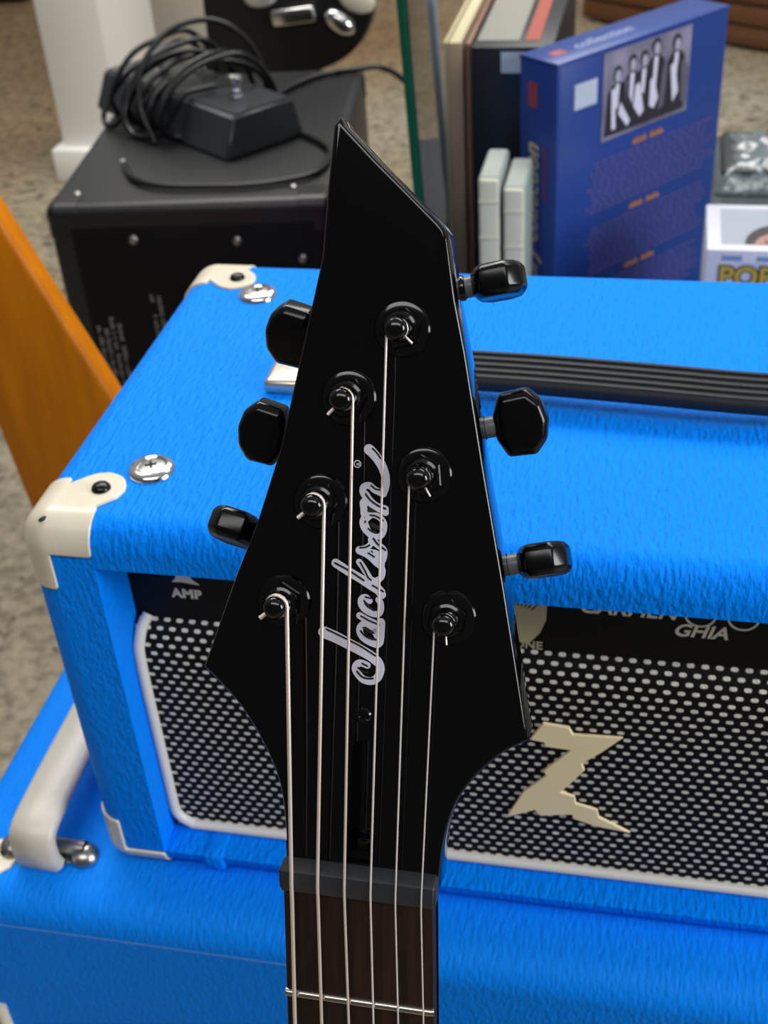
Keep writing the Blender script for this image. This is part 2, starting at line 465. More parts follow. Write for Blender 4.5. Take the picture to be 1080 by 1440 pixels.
handle = link('handle', hnd, M_CREAMH, cab, 50)
for y in (.0345, .163):
    bm = bmesh.new()
    box(bm, (.031, y-.006, CH), (.080, y+.006, CH+.0016), bev=.0006)
    for x in (.036, .075): lathe(bm, [(.0078, CH), (.0078, CH+.002), (.0055, CH+.0055), (.0018, CH+.007), (0, CH+.007)], T(x, y, 0), 24)
    lathe(bm, [(.0042, -.0205), (.0042, .0205)], T(.0555, y+(.001 if y < .1 else -.001), CH+.0055) @ RY(PI/2), 16)
    link('handle_bracket', bm, M_STEEL, handle, 50)

# ------------------------------------------------------------------ amplifier head
AW, AD, AH = .46, .256, .216
tl, ttp, tb = .0328, .0211, .0326
amp = thing('amplifier_head', 'small blue amplifier head with woven grille and cream corners, on top of the blue cabinet', 'amplifier', (0, 0, .5))
bm = rounded_shell(AW, AD, AH, .0135, (tl, AW-tl, .0138, AH-ttp), .2)
link('amp_cabinet', bm, M_BLUE, amp, 40)
# lower lip of the opening stands a little proud of the grille
GY = .0165
gp_ = [(GY+.001, .0135), (GY+.001, .070), (GY+.001, .118), (GY+.0012, .126), (GY+.0020, .132), (GY+.0038, .1380), (GY+.0066, .1428), (GY+.0100, .1462), (GY+.0125, .1478)]
bm = bmesh.new(); uv = bm.loops.layers.uv.new('cloth'); arc = 0; prev = None
for k, (y, z) in enumerate(gp_):
    if k: arc += math.hypot(y-gp_[k-1][0], z-gp_[k-1][1])
    row = (bm.verts.new((tl, y, z)), bm.verts.new((AW-tl, y, z)), arc)
    if prev:
        f_ = bm.faces.new((prev[0], prev[1], row[1], row[0]))
        for lp, q in zip(f_.loops, ((0, prev[2]), (AW-2*tl, prev[2]), (AW-2*tl, row[2]), (0, row[2]))): lp[uv].uv = q
    prev = row
grille = link('grille_cloth', bm, grille_mat(), amp, 60)
PY = .0270
bm = bmesh.new(); box(bm, (tl, PY, .1465), (AW-tl, PY+.006, AH-ttp), bev=.0004, seg=1)
panel = link('control_panel', bm, M_PANEL, amp, 0)
bm = bmesh.new()
pz0, pz1, px0, px1 = .0172, .1475, tl+.0022, AW-tl-.0022
P = [(px0+.0035, pz1), (px0+.0014, pz1-.004), (px0+.0004, pz1-.010), (px0, pz1-.016)]
P += [(px0, z) for z in (.11, .08, .05)] + [(px0, pz0+.014)]
P += [(px0+.012*(1-math.cos(a)), pz0+.012*(1-math.sin(a))) for a in [PI/2*k/6 for k in range(1, 6)]] + [(px0+.012, pz0)]
P += [(x, pz0) for x in (.1, .2, .3)] + [(px1-.012, pz0)]
P += [(px1-.012*(1-math.sin(a)), pz0+.012*(1-math.cos(a))) for a in [PI/2*k/6 for k in range(1, 6)]] + [(px1, pz0+.012), (px1, .08), (px1, .12), (px1, pz1-.014), (px1-.0035, pz1)]
def gy(z):
    for (ya, za), (yb, zb) in zip(gp_, gp_[1:]):
        if za <= z <= zb: return ya+(yb-ya)*(z-za)/(zb-za)
    return gp_[-1][0]
pp_ = catmull([(x, gy(z)-.0012, z) for x, z in P], 3)
tube(bm, pp_, .0027, 12)
link('grille_piping', bm, M_PIPE, amp, 60)
# covering lip below the grille
bm = bmesh.new(); box(bm, (tl*.9, .004, .004), (AW-tl*.9, .05, .0105), bev=.003, seg=3)
link('lower_lip', bm, M_BLUE, amp)
bm = bmesh.new(); box(bm, (.0525, -.0007, .0040), (.0640, .0165, .0145), bev=.0022, seg=3)
link('covering_joint', bm, M_BLUE, amp)
# zigzag letter emblem
Zp = [(.2195, .6136), (.2307, .6125), (.2326, .6084), (.254, .6093), (.2452, .599), (.2369, .5906), (.2383, .5866), (.233, .578), (.2279, .5704), (.2343, .5686), (.2351, .5639), (.2449, .5611), (.2457, .5564), (.2603, .548), (.2447, .5498), (.2341, .5534), (.2335, .556), (.2262, .5546), (.219, .5528), (.2163, .5564), (.2031, .5491), (.211, .568), (.2213, .5803), (.2199, .5833), (.232, .5985), (.2207, .5991), (.22, .6017), (.2137, .6026)]
bm = bmesh.new(); prism(bm, [(x, z-.5) for x, z in Zp], 0, .0016, T(0, GY+.0012, 0) @ RX(PI/2), bev=.0003, seg=1)
link('letter_emblem', bm, M_LOGOZ, amp, 30)
FX = lambda x, z, y=PY: T(x, y, z-.0039) @ RX(PI/2)
bm = bmesh.new(); merge(bm, text_bm('AMP', .0069, .0002, bold=.00028, spacing=1.06), FX(.0524, .1636))
prism(bm, [(.0561, .1722), (.058, .1745), (.059, .177), (.064, .177), (.066, .174), (.0688, .1715), (.0655, .1718), (.061, .1724)], 0, .0002, T(-.0026, PY, -.0039) @ RX(PI/2))
link('panel_lettering', bm, M_LETTER, panel, 0)
bm = bmesh.new(); merge(bm, text_bm('CARMEN', .0098, .0002, shear=.25, bold=.00022), FX(.2325, .1740))
merge(bm, text_bm('GHIA', .0092, .0002, shear=.25, bold=.00022), FX(.2712, .1655))
for x in (.2815, .2985):
    lathe(bm, [(.0056, 0), (.0056, .0004), (.0064, .0004), (.0064, 0)], FX(x, .1775), 32)
link('panel_lettering', bm, M_LETTER, panel, 0)
bm = bmesh.new(); merge(bm, text_bm('TONE', .0060, .0002, bold=.0001), FX(.2015, .1512))
prism(bm, [(.2005, .185), (.2005, .163), (.204, .1568), (.209, .1540), (.2125, .1550), (.2165, .1605), (.2190, .1680), (.2196, .185)], 0, .0003, T(0, PY, -.0039) @ RX(PI/2))
link('dial_print', bm, mat('dial_print_tan', '#b9b090', .5), panel, 0)
bm = bmesh.new()
for k in range(9):
    a = -.5 + k*.14
    box(bm, (-.0002, .011, .0003), (.0002, .0165, .0005), FX(.2065, .1640) @ RZ(-a))
link('dial_ticks', bm, M_PANEL, panel, 0)
for cx, sx_ in ((0, 1), (AW, -1)):
    for cy, sy_ in ((0, 1), (AD, -1)):
        corner(amp, (cx, cy, AH), (sx_, sy_, -1), M_CREAM)
        cap_screw(amp, cx+sx_*.0300, cy+sy_*.0268, AH+.001)
    corner(amp, (cx, 0, 0), (sx_, 1, 1), M_CREAM, wd=.0125)
bm = bmesh.new(); merge(bm, (lambda b: (bmesh.ops.create_uvsphere(b, u_segments=12, v_segments=8, radius=.0024), b)[1])(bmesh.new()), T(.0120, .0062, AH-.0135+.0124) @ RZ(.9) @ Matrix.Diagonal((1.0, .5, .4, 1)))
tag(link('nick', bm, M_DARKSLOT, amp, 60), 'dark chip in the cream corner')
for x in (.0465, AW-.0465):
    for y in (.044, AD-.044): cup_washer(amp, x, y, AH)
# strap handle
sec = []
top = [(-.0115, .0008), (-.0105, .0030)]
for k in range(5):
    x = -.008+k*.004
    top += [(x-.0013, .0036), (x-.0006, .0046), (x+.0006, .0046), (x+.0013, .0036)]
top += [(.0105, .0030), (.0115, .0008), (.0110, -.0022), (-.0110, -.0022)]
bm = bmesh.new()
path = catmull([(.0985, .1253, .2215), (.115, .125, .2245), (.15, .1225, .2275), (.20, .119, .229), (.25, .1145, .2295), (.30, .111, .229), (.345, .114, .227), (.372, .118, .2205)], 8)
tl_ = math.radians(-14)
rot = [(a*math.cos(tl_)-b*math.sin(tl_), a*math.sin(tl_)+b*math.cos(tl_)) for a, b in top]
tube(bm, path, 1.0, shape=[(a, b) for a, b in top], up=(0, -.22, 1))
strap = link('handle', bm, M_STRAP, amp, 40)
for x0, x1 in ((.078, .104), (.362, .388)):
    bm = bmesh.new(); box(bm, (x0, .111, AH-.0005), (x1, .139, AH+.0074), bev=.003, seg=3)
    tag(link('end_cap', bm, mat('nickel', '#c9c4b4', .28, .85), strap), 'nickel end cap of the strap handle')

# ------------------------------------------------------------------ electric guitar
TH = math.radians(75.17)
gt = thing('electric_guitar', 'glossy black electric guitar with pointed headstock, standing in front of the blue amplifier', 'guitar', (.1838, -.1655, .7238), (TH, 0, 0))
mm = .001
HS = T(0, .006, -.004) @ RX(-math.radians(14))        # headstock frame inside the guitar's frame
def hsm(x, y, z): return HS @ T(x*mm, y*mm, z*mm)
outline = [(-13.4, 204.8), (-12.2, 202.9), (-3.4, 194.4), (5.7, 186.1), (14.0, 178.4), (15.6, 176.3), (16.3, 174.2), (19.1, 159.1), (22.6, 145.0), (28.8, 115.6), (36.0, 83.5), (40.8, 60.8), (44.7, 42.5)]
right = catmull([(44.7, 42.5, 0), (37.5, 37.8, 0), (30.7, 30.5, 0), (25.8, 22.0, 0), (23.2, 11.5, 0), (22.4, 1.3, 0), (22.3, -3.0, 0)], 5)
left = catmull([(-21.8, -3.0, 0), (-21.7, 1.0, 0), (-22.1, 9.8, 0), (-24.1, 22.1, 0), (-28.4, 32.2, 0), (-35.6, 43.2, 0), (-43.3, 51.0, 0), (-47.4, 54.4, 0)], 5)
poly = outline[:-1] + [(p[0], p[1]) for p in right] + [(p[0], p[1]) for p in left] + [(-38.6, 81.4), (-33.0, 96.6), (-27.1, 117), (-17.0, 169.0), (-16.1, 187.9), (-15.1, 202.6)]
poly = [(x*mm, y*mm) for x, y in poly]
bm = bmesh.new(); prism(bm, poly, -.015, 0, I4, bev=.0012, seg=4)
c = bmesh.new()
slot = [(-3.7, 2.5), (3.7, 2.5), (3.7, 35)] + [(3.7*math.cos(a), 35+3.2*math.sin(a)) for a in [PI*k/8 for k in range(1, 8)]] + [(-3.7, 35)]
prism(c, [(x*mm, y*mm) for x, y in slot], -.0075, .003)
bm = cut(bm, c)
bmesh.ops.transform(bm, matrix=HS, verts=bm.verts)
head = link('headstock', bm, M_GLOSS, gt, 30)
bm = bmesh.new(); lathe(bm, [(.0010, 0), (.0024, 0), (.0026, .0004), (.0026, .004), (.0010, .004)], HS @ T(0, .0035, -.0040) @ RX(-PI/2), 6)
tag(link('truss_rod_nut', bm, mat('brass_dark', '#3a3022', .35, 1), head, 30), 'dark brass truss rod nut in its slot')
bm = bmesh.new(); lathe(bm, [(0, -.001), (.0009, -.0004), (.0012, .0003), (.0019, .0005), (.0023, 0)], hsm(-.9, 45, 0), 24)
link('screw_hole', bm, M_HARD, head, 50)
# script logo on the headstock face
LM = hsm(0, 0, .12)
LOGO = [
    ((3.3, 2.75), [(-12.8, 67.5), (-9.2, 66.3), (-5.4, 64.7), (-1.9, 63.2), (0.7, 61.9), (2.5, 60.6)]),
    ((2.37, 1.9), [(1.9, 61.3), (3.1, 60.0), (3.4, 58.2), (2.7, 56.1), (1.0, 55.0), (-1.1, 55.2), (-2.7, 56.5), (-3.6, 58.0), (-3.2, 59.3), (-2.1, 59.8), (-0.3, 59.3)]),
    (1.9, [(-3.0, 73.0), (-1.2, 72.1), (0.9, 71.3), (2.6, 70.8), (3.1, 71.6)]),
    (1.9, [(1.5, 69.4), (-0.1, 70.3), (-1.7, 70.7), (-2.7, 69.7), (-2.7, 68.3), (-1.6, 66.8), (0.3, 65.8), (2.4, 65.4), (2.9, 66.7), (2.1, 67.9), (1.5, 68.9)]),
    (2.37, [(2.8, 66.1), (2.9, 67.4), (3.0, 69.8), (3.0, 71.6)]),
    (1.74, [(-0.4, 77.3), (-1.5, 78.2), (-2.6, 77.7), (-2.7, 76.2), (-1.6, 74.8), (0.3, 73.9), (2.1, 73.8), (2.8, 75.0), (2.7, 76.8), (2.1, 77.8)]),
    (2.43, [(-10.2, 87.0), (-8.1, 85.8), (-5.7, 84.5), (-2.7, 83.0), (-0.1, 81.5), (1.8, 80.5), (2.9, 79.3)]),
    (1.74, [(-3.7, 87.8), (-2.6, 86.5), (-1.5, 84.9), (-0.4, 83.2)]),
    (1.64, [(-0.4, 83.2), (1.2, 83.0), (2.6, 84.1), (2.9, 85.9), (2.4, 87.4), (2.8, 88.7)]),
    (1.48, [(0.2, 82.3), (1.8, 81.4), (3.1, 80.2)]),
    (2.27, [(-3.7, 91.0), (-2.2, 90.5), (-0.4, 89.5), (1.2, 88.1), (2.3, 87.4)]),
    (1.58, [(-3.8, 91.2), (-2.0, 91.8), (-0.8, 92.8), (-0.2, 94.4)]),
    (1.85, [(-0.6, 94.1), (1.3, 92.8), (2.9, 91.6), (3.0, 89.7), (2.3, 87.6)]),
    (2.22, [(-0.7, 90.5), (1.2, 90.1), (2.2, 88.9)]),
    (1.64, [(-1.1, 100.7), (-2.4, 100.4), (-3.2, 99.0), (-2.8, 97.3), (-1.4, 95.8), (0.2, 95.0), (2.0, 95.4), (2.8, 97.2), (2.6, 99.1), (1.2, 100.5), (-0.8, 101.0), (-2.4, 100.6)]),
    (1.32, [(-1.1, 100.5), (-2.3, 99.1), (-1.9, 97.6), (-0.9, 95.6), (-0.6, 94.1)]),
    (1.9, [(-2.9, 101.1), (-3.0, 102.6), (-3.2, 104.1), (-2.3, 104.5), (0.1, 103.3), (3.0, 101.8)]),
    (1.85, [(-3.0, 103.4), (-2.3, 105.0), (-3.4, 106.9), (-3.2, 108.3), (-1.7, 108.8), (-0.1, 107.7), (2.3, 106.8)]),
    (1.74, [(-2.6, 106.5), (-1.3, 104.8), (0.6, 103.4), (3.0, 102.8)]),
    ((2.05, 2.85), [(2.1, 106.8), (2.7, 108.9), (2.6, 111.4), (1.6, 114.1), (0.1, 116.3), (-1.3, 117.8), (-2.2, 118.5)]),
    (1.06, [(-1.1, 101.2), (-2.4, 101.1), (-2.5, 102.4)]),
]
INLINE = [
    (0.55, [(-12.1, 68.4), (-9.0, 67.2), (-5.5, 65.8), (-2.0, 64.3), (1.8, 62.2)]),
    (0.61, [(-3.1, 57.3), (-1.7, 56.0), (-0.1, 55.6), (1.4, 55.8)]),
    (0.55, [(-2.8, 58.4), (-1.4, 57.4), (-0.1, 57.4)]),
    (0.55, [(-1.7, 59.7), (-0.3, 59.1)]),
    (0.52, [(-2.6, 72.9), (-0.2, 71.8), (2.5, 70.9)]),
    (0.59, [(-2.5, 68.7), (-1.1, 67.4), (0.5, 66.8), (1.9, 66.7)]),
    (0.52, [(-1.5, 78.3), (-0.1, 78.0)]),
    (0.52, [(-1.9, 77.2), (-0.6, 75.8), (0.9, 74.7)]),
    (0.59, [(-10.4, 87.0), (-6.2, 85.1), (-2.2, 82.8)]),
    (0.52, [(-3.4, 87.7), (-2.0, 85.5), (-1.1, 83.8), (-0.2, 83.1)]),
    (0.52, [(0.3, 81.6), (3.3, 80.2)]),
    (0.52, [(-1.2, 118.8), (0.0, 117.7), (1.1, 116.3)]),
    (0.52, [(-1.2, 108.9), (-0.1, 108.0), (1.2, 107.8)]),
    (0.59, [(-2.6, 106.4), (-1.3, 104.9), (0.9, 103.5), (3.0, 102.8)]),
    (0.52, [(-1.1, 100.8), (0.5, 100.6), (2.4, 99.6)]),
    (0.52, [(-1.5, 97.1), (-0.5, 96.4), (0.6, 96.2)]),
    (0.59, [(-0.0, 94.5), (1.2, 93.1), (3.4, 91.6)]),
    (0.52, [(-3.6, 91.7), (-2.0, 92.0), (-1.0, 92.6)]),
    (0.52, [(-1.2, 90.4), (0.4, 89.5)]),
]
COUNTERS = [
    [(-1.0, 98.8), (0.3, 98.6), (2.3, 97.6), (2.4, 96.9), (0.9, 97.0), (-1.1, 97.8)],
    [(-2.7, 99.1), (-2.2, 99.4), (-2.2, 98.7), (-2.7, 98.4)],
    [(-0.7, 91.0), (-0.3, 91.3), (0.1, 90.8), (-0.0, 90.4)],
    [(-2.1, 103.1), (-0.9, 102.6), (0.7, 101.6), (0.2, 101.6), (-1.6, 101.5)],
    [(-2.2, 69.8), (-1.2, 70.1), (0.4, 69.3), (1.7, 68.3), (0.2, 68.3), (-1.1, 68.8)],
]

def ink(strokes, z0, dz, blobs=()):
    bm = bmesh.new()
    for k, (wd, P) in enumerate(strokes):
        pts = catmull([(p[0], p[1], 0) for p in P], 6)
        f = wd if not isinstance(wd, tuple) else (lambda t, a=wd: a[0]+(a[1]-a[0])*t)
        ribbon(bm, [(p[0], p[1]) for p in pts], f, z0+dz*k)
    for k, P in enumerate(blobs):
        bm.faces.new([bm.verts.new((x, y, z0+.02+dz*k)) for x, y in P])
    bmesh.ops.transform(bm, matrix=hsm(0, 0, 0) @ Matrix.Scale(mm, 4), verts=bm.verts)
    return bm
bm = ink(LOGO, .06, .002)
for r0, r1 in ((1.05, .78),):
    ring = [[bm.verts.new(hsm(-5.2+r*math.cos(2*PI*k/24), 114.4+r*math.sin(2*PI*k/24), .06).translation) for k in range(24)] for r in (r0, r1)]
    for k in range(24): bm.faces.new((ring[0][k], ring[0][(k+1) % 24], ring[1][(k+1) % 24], ring[1][k]))
merge(bm, text_bm('R', 1.3, 0, bold=.03, align='CENTER'), hsm(-5.0, 114.4, .06) @ RZ(PI/2) @ T(0, -.00045, 0) @ Matrix.Scale(mm, 4))
logo = tag(link('logo', bm, M_LOGO, head, 0), 'silver script lettering on the headstock face')
link('logo_outline', ink(INLINE, .13, .001, COUNTERS), M_DARKSLOT, logo, 0)

# nut, fretboard, neck, body
bm = bmesh.new()
prof = [(.0, -.0006), (.0, .0008), (.0007, .0014), (.0035, .0017), (.0070, .0013), (.0076, .0004), (.0078, -.0052), (.0, -.0052)]
t_ = bmesh.new(); A = [t_.verts.new((-.0222, y, z)) for y, z in prof]; B = [t_.verts.new((.0222, y, z)) for y, z in prof]
t_.faces.new(A); t_.faces.new(B[::-1])
for k in range(len(prof)): t_.faces.new((A[k], A[(k+1) % 8], B[(k+1) % 8], B[k]))
bmesh.ops.recalc_face_normals(t_, faces=t_.faces)
bmesh.ops.bevel(t_, geom=[e for e in t_.edges if abs(e.verts[0].co.x-e.verts[1].co.x) < 1e-6], offset=.0007, segments=3, affect='EDGES')
merge(bm, t_)
link('nut', bm, M_NUT, gt, 40)
NL = .49
def hw(y): return .0214 + (-y)*.0125
bm = bmesh.new()
prism(bm, [(-hw(0), 0), (-hw(-NL), -NL), (hw(-NL), -NL), (hw(0), 0)], -.0058, 0, I4, bev=.0005)
fb = link('fretboard', bm, M_ROSE, gt, 30)
for k in (1, 2, 3):
    y = -.648*(1-2**(-k/12)); bm = bmesh.new()
    tube(bm, [(-hw(y), y, .0001), (-hw(y)+.0008, y, .0003), (hw(y)-.0008, y, .0003), (hw(y), y, .0001)], .00125, 12)
    link('fret', bm, M_FRET, fb, 60)
bm = bmesh.new()
rings = []
for y, dep in ((.012, .013), (-.01, .014), (-.03, .0145), (-.12, .0150), (-.30, .0165), (-NL, .018)):
    h = min(hw(y)+.0005, .0222 if y > 0 else 1); R_ = []
    for k in range(13):
        a = PI*k/12; R_.append(bm.verts.new((h*math.cos(a), y, -.0056-dep*math.sin(a)**.8)))
    rings.append(R_)
for A, B in zip(rings, rings[1:]):
    for k in range(12): bm.faces.new((A[k], A[k+1], B[k+1], B[k]))
bm.faces.new(rings[0]); bm.faces.new(rings[-1])
for A, B in zip(rings, rings[1:]): bm.faces.new((A[0], B[0], B[-1], A[-1]))
link('neck', bm, M_GLOSS, gt, 60)
half = [(0, -.470), (.045, -.475), (.095, -.445), (.125, -.47), (.118, -.53), (.115, -.60), (.135, -.68), (.155, -.75), (.145, -.82), (.09, -.852), (0, -.858)]
cr_ = catmull([(x, y, 0) for x, y in half], 5)
bp_ = [(p[0], p[1]) for p in cr_] + [(-p[0], p[1]) for p in cr_[-2:0:-1]]
bm = bmesh.new(); prism(bm, bp_, -.052, -.010, I4, bev=.004, seg=3)
link('body', bm, M_GLOSS, gt, 40)

# tuning pegs: post (x, y) on the face, side, button turn, length to the button, string-end angle
PEGS = [(5.5, 150.7, 1, 86, 25.2, -40), (-8.2, 131.9, -1, 24, 25.0, 228), (13.1, 112.5, 1, 6, 25.8, -55),
        (-15.0, 103.6, -1, 14, 25.6, 222), (-24.4, 75.3, -1, 70, 24.6, 218), (21.5, 74.4, 1, 78, 26.0, -80)]
def button_bm():
    P = [(0, -3.4), (2.6, -8.8), (10.4, -9.2), (13.9, -5.4), (15, 0), (13.9, 5.4), (10.4, 9.2), (2.6, 8.8), (0, 3.4)]
    b = bmesh.new(); cx = 7.2; L_ = []
    for z, s_ in ((-4.6, .80), (-2.8, 1), (2.8, 1), (4.6, .80)):
        L_.append([b.verts.new((((x-cx)*s_+cx)*mm, y*s_*mm, z*mm)) for x, y in P])
    k = len(P)
    for A, B in zip(L_, L_[1:]):
        for i in range(k): b.faces.new((A[i], A[(i+1) % k], B[(i+1) % k], B[i]))
    b.faces.new(L_[0][::-1]); b.faces.new(L_[-1])
    bmesh.ops.recalc_face_normals(b, faces=b.faces)
    bmesh.ops.bevel(b, geom=b.edges[:], offset=.0008, segments=3, affect='EDGES', profile=.5)
    return b
for (px, py, sd, turn, ln, _a) in PEGS:
    e = Vector((-.214, .977, 0)) if sd > 0 else Vector((.23, .973, 0)); n_ = Vector((e.y, -e.x, 0)) * (1 if sd > 0 else -1)
    off = 9 if sd > 0 else 11
    ang = math.atan2(n_.y, n_.x)
    base = Vector((px, py, -20)) + e*off                     # worm axis
    Q = hsm(base.x, base.y, base.z) @ RZ(ang)                # local x runs outwards along the shaft
    bm = bmesh.new()
    lathe(bm, [(0, -.024), (.0078, -.024), (.0085, -.0232), (.0085, -.0150), (0, -.0150)], hsm(px, py, 0), 28)
    box(bm, (-.006, -.0055, -.0045), (.0125, .0055, .0045), Q, bev=.0012)
    lathe(bm, [(0, .008), (.0034, .008), (.0036, .0150), (.0032, .0157), (.0019, .0158), (.0019, .0185), (0, .0185)], Q @ RY(PI/2), 20)
    peg = link('tuning_peg', bm, M_HARD, gt, 40)
    bm = bmesh.new(); lathe(bm, [(.0012, .0158), (.0030, .0158), (.0030, .0186), (.0012, .0186)], Q @ RY(PI/2), 20, closed=True)
    tag(link('bushing', bm, M_BUSH, peg, 50), 'grey plastic bushing')
    bm = bmesh.new(); merge(bm, button_bm(), Q @ T((ln-7.5)*mm, 0, 0) @ RX(math.radians(turn)*sd))
    link('button', bm, M_BUTTON, peg, 25)
    bm = bmesh.new()
    lathe(bm, [(.0040, 0), (.0074, 0), (.0075, .0004), (.0071, .0010), (.0060, .0013), (.0040, .0013)], hsm(px, py, 0), 48, closed=True)
    link('washer', bm, M_HARD, peg, 40)
    bm = bmesh.new()
    rot_ = RZ(random.uniform(0, 1))
    lathe(bm, [(.0030, .0012), (.0056, .0012), (.0056, .0030), (.0052, .0036), (.0030, .0036)], hsm(px, py, 0) @ rot_, 6, closed=True)
    lathe(bm, [(.0030, .0034), (.0046, .0034), (.0045, .0041), (.0038, .0044), (.0030, .0044)], hsm(px, py, 0), 32, closed=True)
    link('hex_nut', bm, M_HARD, peg, 20)
    bm = bmesh.new()
    lathe(bm, [(.0034, .002), (.0034, .0050), (.0028, .0056), (.0024, .0066), (.0024, .0080), (.0030, .0086), (.0031, .0097), (.0028, .0106), (.0021, .0113), (.0012, .0116), (0, .0117)], hsm(px, py, 0), 32)
    link('post', bm, M_HARD, peg, 50)

# strings, thick to thin, with the peg each runs to
NX = [-18.3, -10.8, -3.2, 4.2, 11.2, 18.4]; BX_ = [-18.9, -10.85, -2.75, 4.6, 11.9, 19.3]
ORD = [4, 3, 1, 0, 2, 5]; RAD = [.60, .50, .40, .30, .25, .22]
HSI = HS.inverted()
for k in range(6):
    px, py, sd, _t, _l, ea = PEGS[ORD[k]]
    R_ = RAD[k]*mm
    xb = (NX[k] + (BX_[k]-NX[k])*(330/43)*.75)*mm
    pts = [Vector((xb, -.330, .0032+R_)), Vector((BX_[k]*mm, -.043, .0019+R_)), Vector((NX[k]*mm, -.001, .00165+R_*.8)), Vector((NX[k]*mm*1.002, .0035, .0017+R_*.7)), Vector((NX[k]*mm*1.004, .0066, .0012+R_*.7))]
    rw = 2.45 + RAD[k]*.8
    H = []
    n_turn = 1
    for j in range(0, n_turn*14+1):
        th_ = 2*PI*j/14
        a = (th_ if sd < 0 else PI - th_)
        H.append(hsm(px+rw*math.cos(a), py+rw*math.sin(a), 7.7-j*RAD[k]*2.4/14) @ Vector((0, 0, 0)))
    bm = bmesh.new(); tube(bm, pts + H, R_, 10)
    a = math.radians(ea); q = hsm(px, py, 7.6)
    tube(bm, [q @ Vector((math.cos(a)*2.0*mm, math.sin(a)*2.0*mm, 0)), q @ Vector((math.cos(a)*5.6*mm, math.sin(a)*5.6*mm, .0006))], R_*1.05, 10)
    o = link('string', bm, M_STRW if k < 3 else M_STRP, gt, 60)

# ------------------------------------------------------------------ orange wooden board at left
pl = [(-.2225, .6207), (-.1711, .4936), (-.095, .305), (-.03, .155), (.06, FZ), (-.16, FZ), (-.215, .12), (-.2585, .27), (-.2733, .3707), (-.2829, .4588), (-.2995, .56), (-.318, .66), (-.345, .78), (-.36, .86), (-.308, .86), (-.288, .79), (-.2535, .70)]
bm = bmesh.new(); prism(bm, pl, -.012, .012, T(0, .46, 0) @ RX(PI/2), bev=.005, seg=4)
tag(link('wooden_board', bm, M_ORANGE, None, 40), 'orange varnished wooden board leaning at the left edge beside the blue amplifier', 'board')

# ------------------------------------------------------------------ black combo case behind
case = thing('combo_case', 'black vinyl covered speaker case with domed rivets, standing under the footswitch pedal', 'speaker case', (-.46, .9385, FZ), (0, 0, math.radians(7.5)))
KW, KD, KH = .345, .50, .57
bm = bmesh.new(); box(bm, (0, 0, 0), (KW, KD, KH), bev=.013, seg=5)
link('case_body', bm, M_CASE, case, 40)
bm = bmesh.new(); box(bm, (.028, -.0012, .03), (KW-.012, .004, KH-.028), bev=.001)
link('side_panel', bm, mat('case_panel_black', '#0b0b0b', .55, spec=.2), case, 30)
for cx, sx_ in ((0, 1), (KW, -1)):
    for cy, sy_ in ((0, 1), (KD, -1)):
        corner(case, (cx, cy, KH), (sx_, sy_, -1), M_BLACKPL, r=.013, Lx=.040, wd=.022, lobe=(.026, .026), lr=.016, delta=.0014, n=44)
def rivet(x, y, z, m_, r=.0055):
    bm = bmesh.new(); lathe(bm, [(r, 0), (r*.92, r*.28), (r*.62, r*.52), (0, r*.62)], T(x, y, z) @ m_, 20)
    link('rivet', bm, M_STEEL, case, 60)
for x, y in ((.033, .036), (KW-.048, .036), (KW-.042, KD-.032), (.035, KD-.035)): rivet(x, y, KH+.0012, I4, .0048)
for x, z in ((.103, .526), (.229, .521), (.306, .496)): rivet(x, -.0012, z, RX(PI/2), .0062)
random.seed(3); M_GP = mat('grey_print', '#8b8680', .6); bm = bmesh.new()
for col, (x0, z0, nrow) in enumerate(((.035, .380, 26), (.044, .376, 30), (.053, .392, 36), (.062, .386, 38), (.110, .435, 18), (.119, .433, 15))):
    for k in range(nrow):
        if random.random() < .2: continue
        z = z0 - .0035*k + (.02 if col > 3 else .03); wln = random.uniform(.002, .0055)
        box(bm, (x0, -.0017, z), (x0+wln, -.0013, z+.0017))
    if col in (3, 5): link('printed_label', bm, M_GP, case, 0); bm = bmesh.new()

bm.free()
# ------------------------------------------------------------------ foot switch with its cord wound round it
ZT = .45
fa = math.radians(-37.5)
fs = thing('footswitch_pedal', 'black two button footswitch pedal wrapped in black cable, on top of the black case', 'pedal', (-.365, 1.235, ZT+.0008), (0, 0, fa))
FLn, FWd, FHt = .322, .125, .052
bm = bmesh.new()
t_ = bmesh.new(); bmesh.ops.create_cube(t_, size=1)
for v in t_.verts:
    top = v.co.z > 0
    v.co = Vector((v.co.x*(FLn if not top else FLn-.012), v.co.y*(FWd if not top else FWd-.030) + (.006 if top else 0), FHt if top else 0))
bmesh.ops.bevel(t_, geom=t_.edges[:], offset=.004, segments=3, affect='EDGES')
merge(bm, t_); link('pedal_body', bm, M_PEDAL, fs, 40)
for x in (-.075, .098):
    bm = bmesh.new()
    lathe(bm, [(.011, FHt-.0005), (.011, FHt+.003), (.0075, FHt+.0035), (.0075, FHt+.010), (.0055, FHt+.0105), (.0055, FHt+.016)], T(x, .006, 0), 6)
    lathe(bm, [(.0055, FHt+.015), (.0055, FHt+.018), (.0095, FHt+.0195), (.0100, FHt+.024), (.0085, FHt+.0275), (.004, FHt+.029), (0, FHt+.0292)], T(x, .006, 0), 24)
    link('foot_button', bm, M_CHROME, fs, 40)
bm = bmesh.new(); lathe(bm, [(.008, FHt-.0005), (.008, FHt+.004), (0, FHt+.0045)], T(-.03, .035, 0), 20); link('foot_button', bm, M_CHROME, fs, 40)
random.seed(11)
CR = .0039
def P2(x, y, z): return Vector((x, y, z))
coil = []
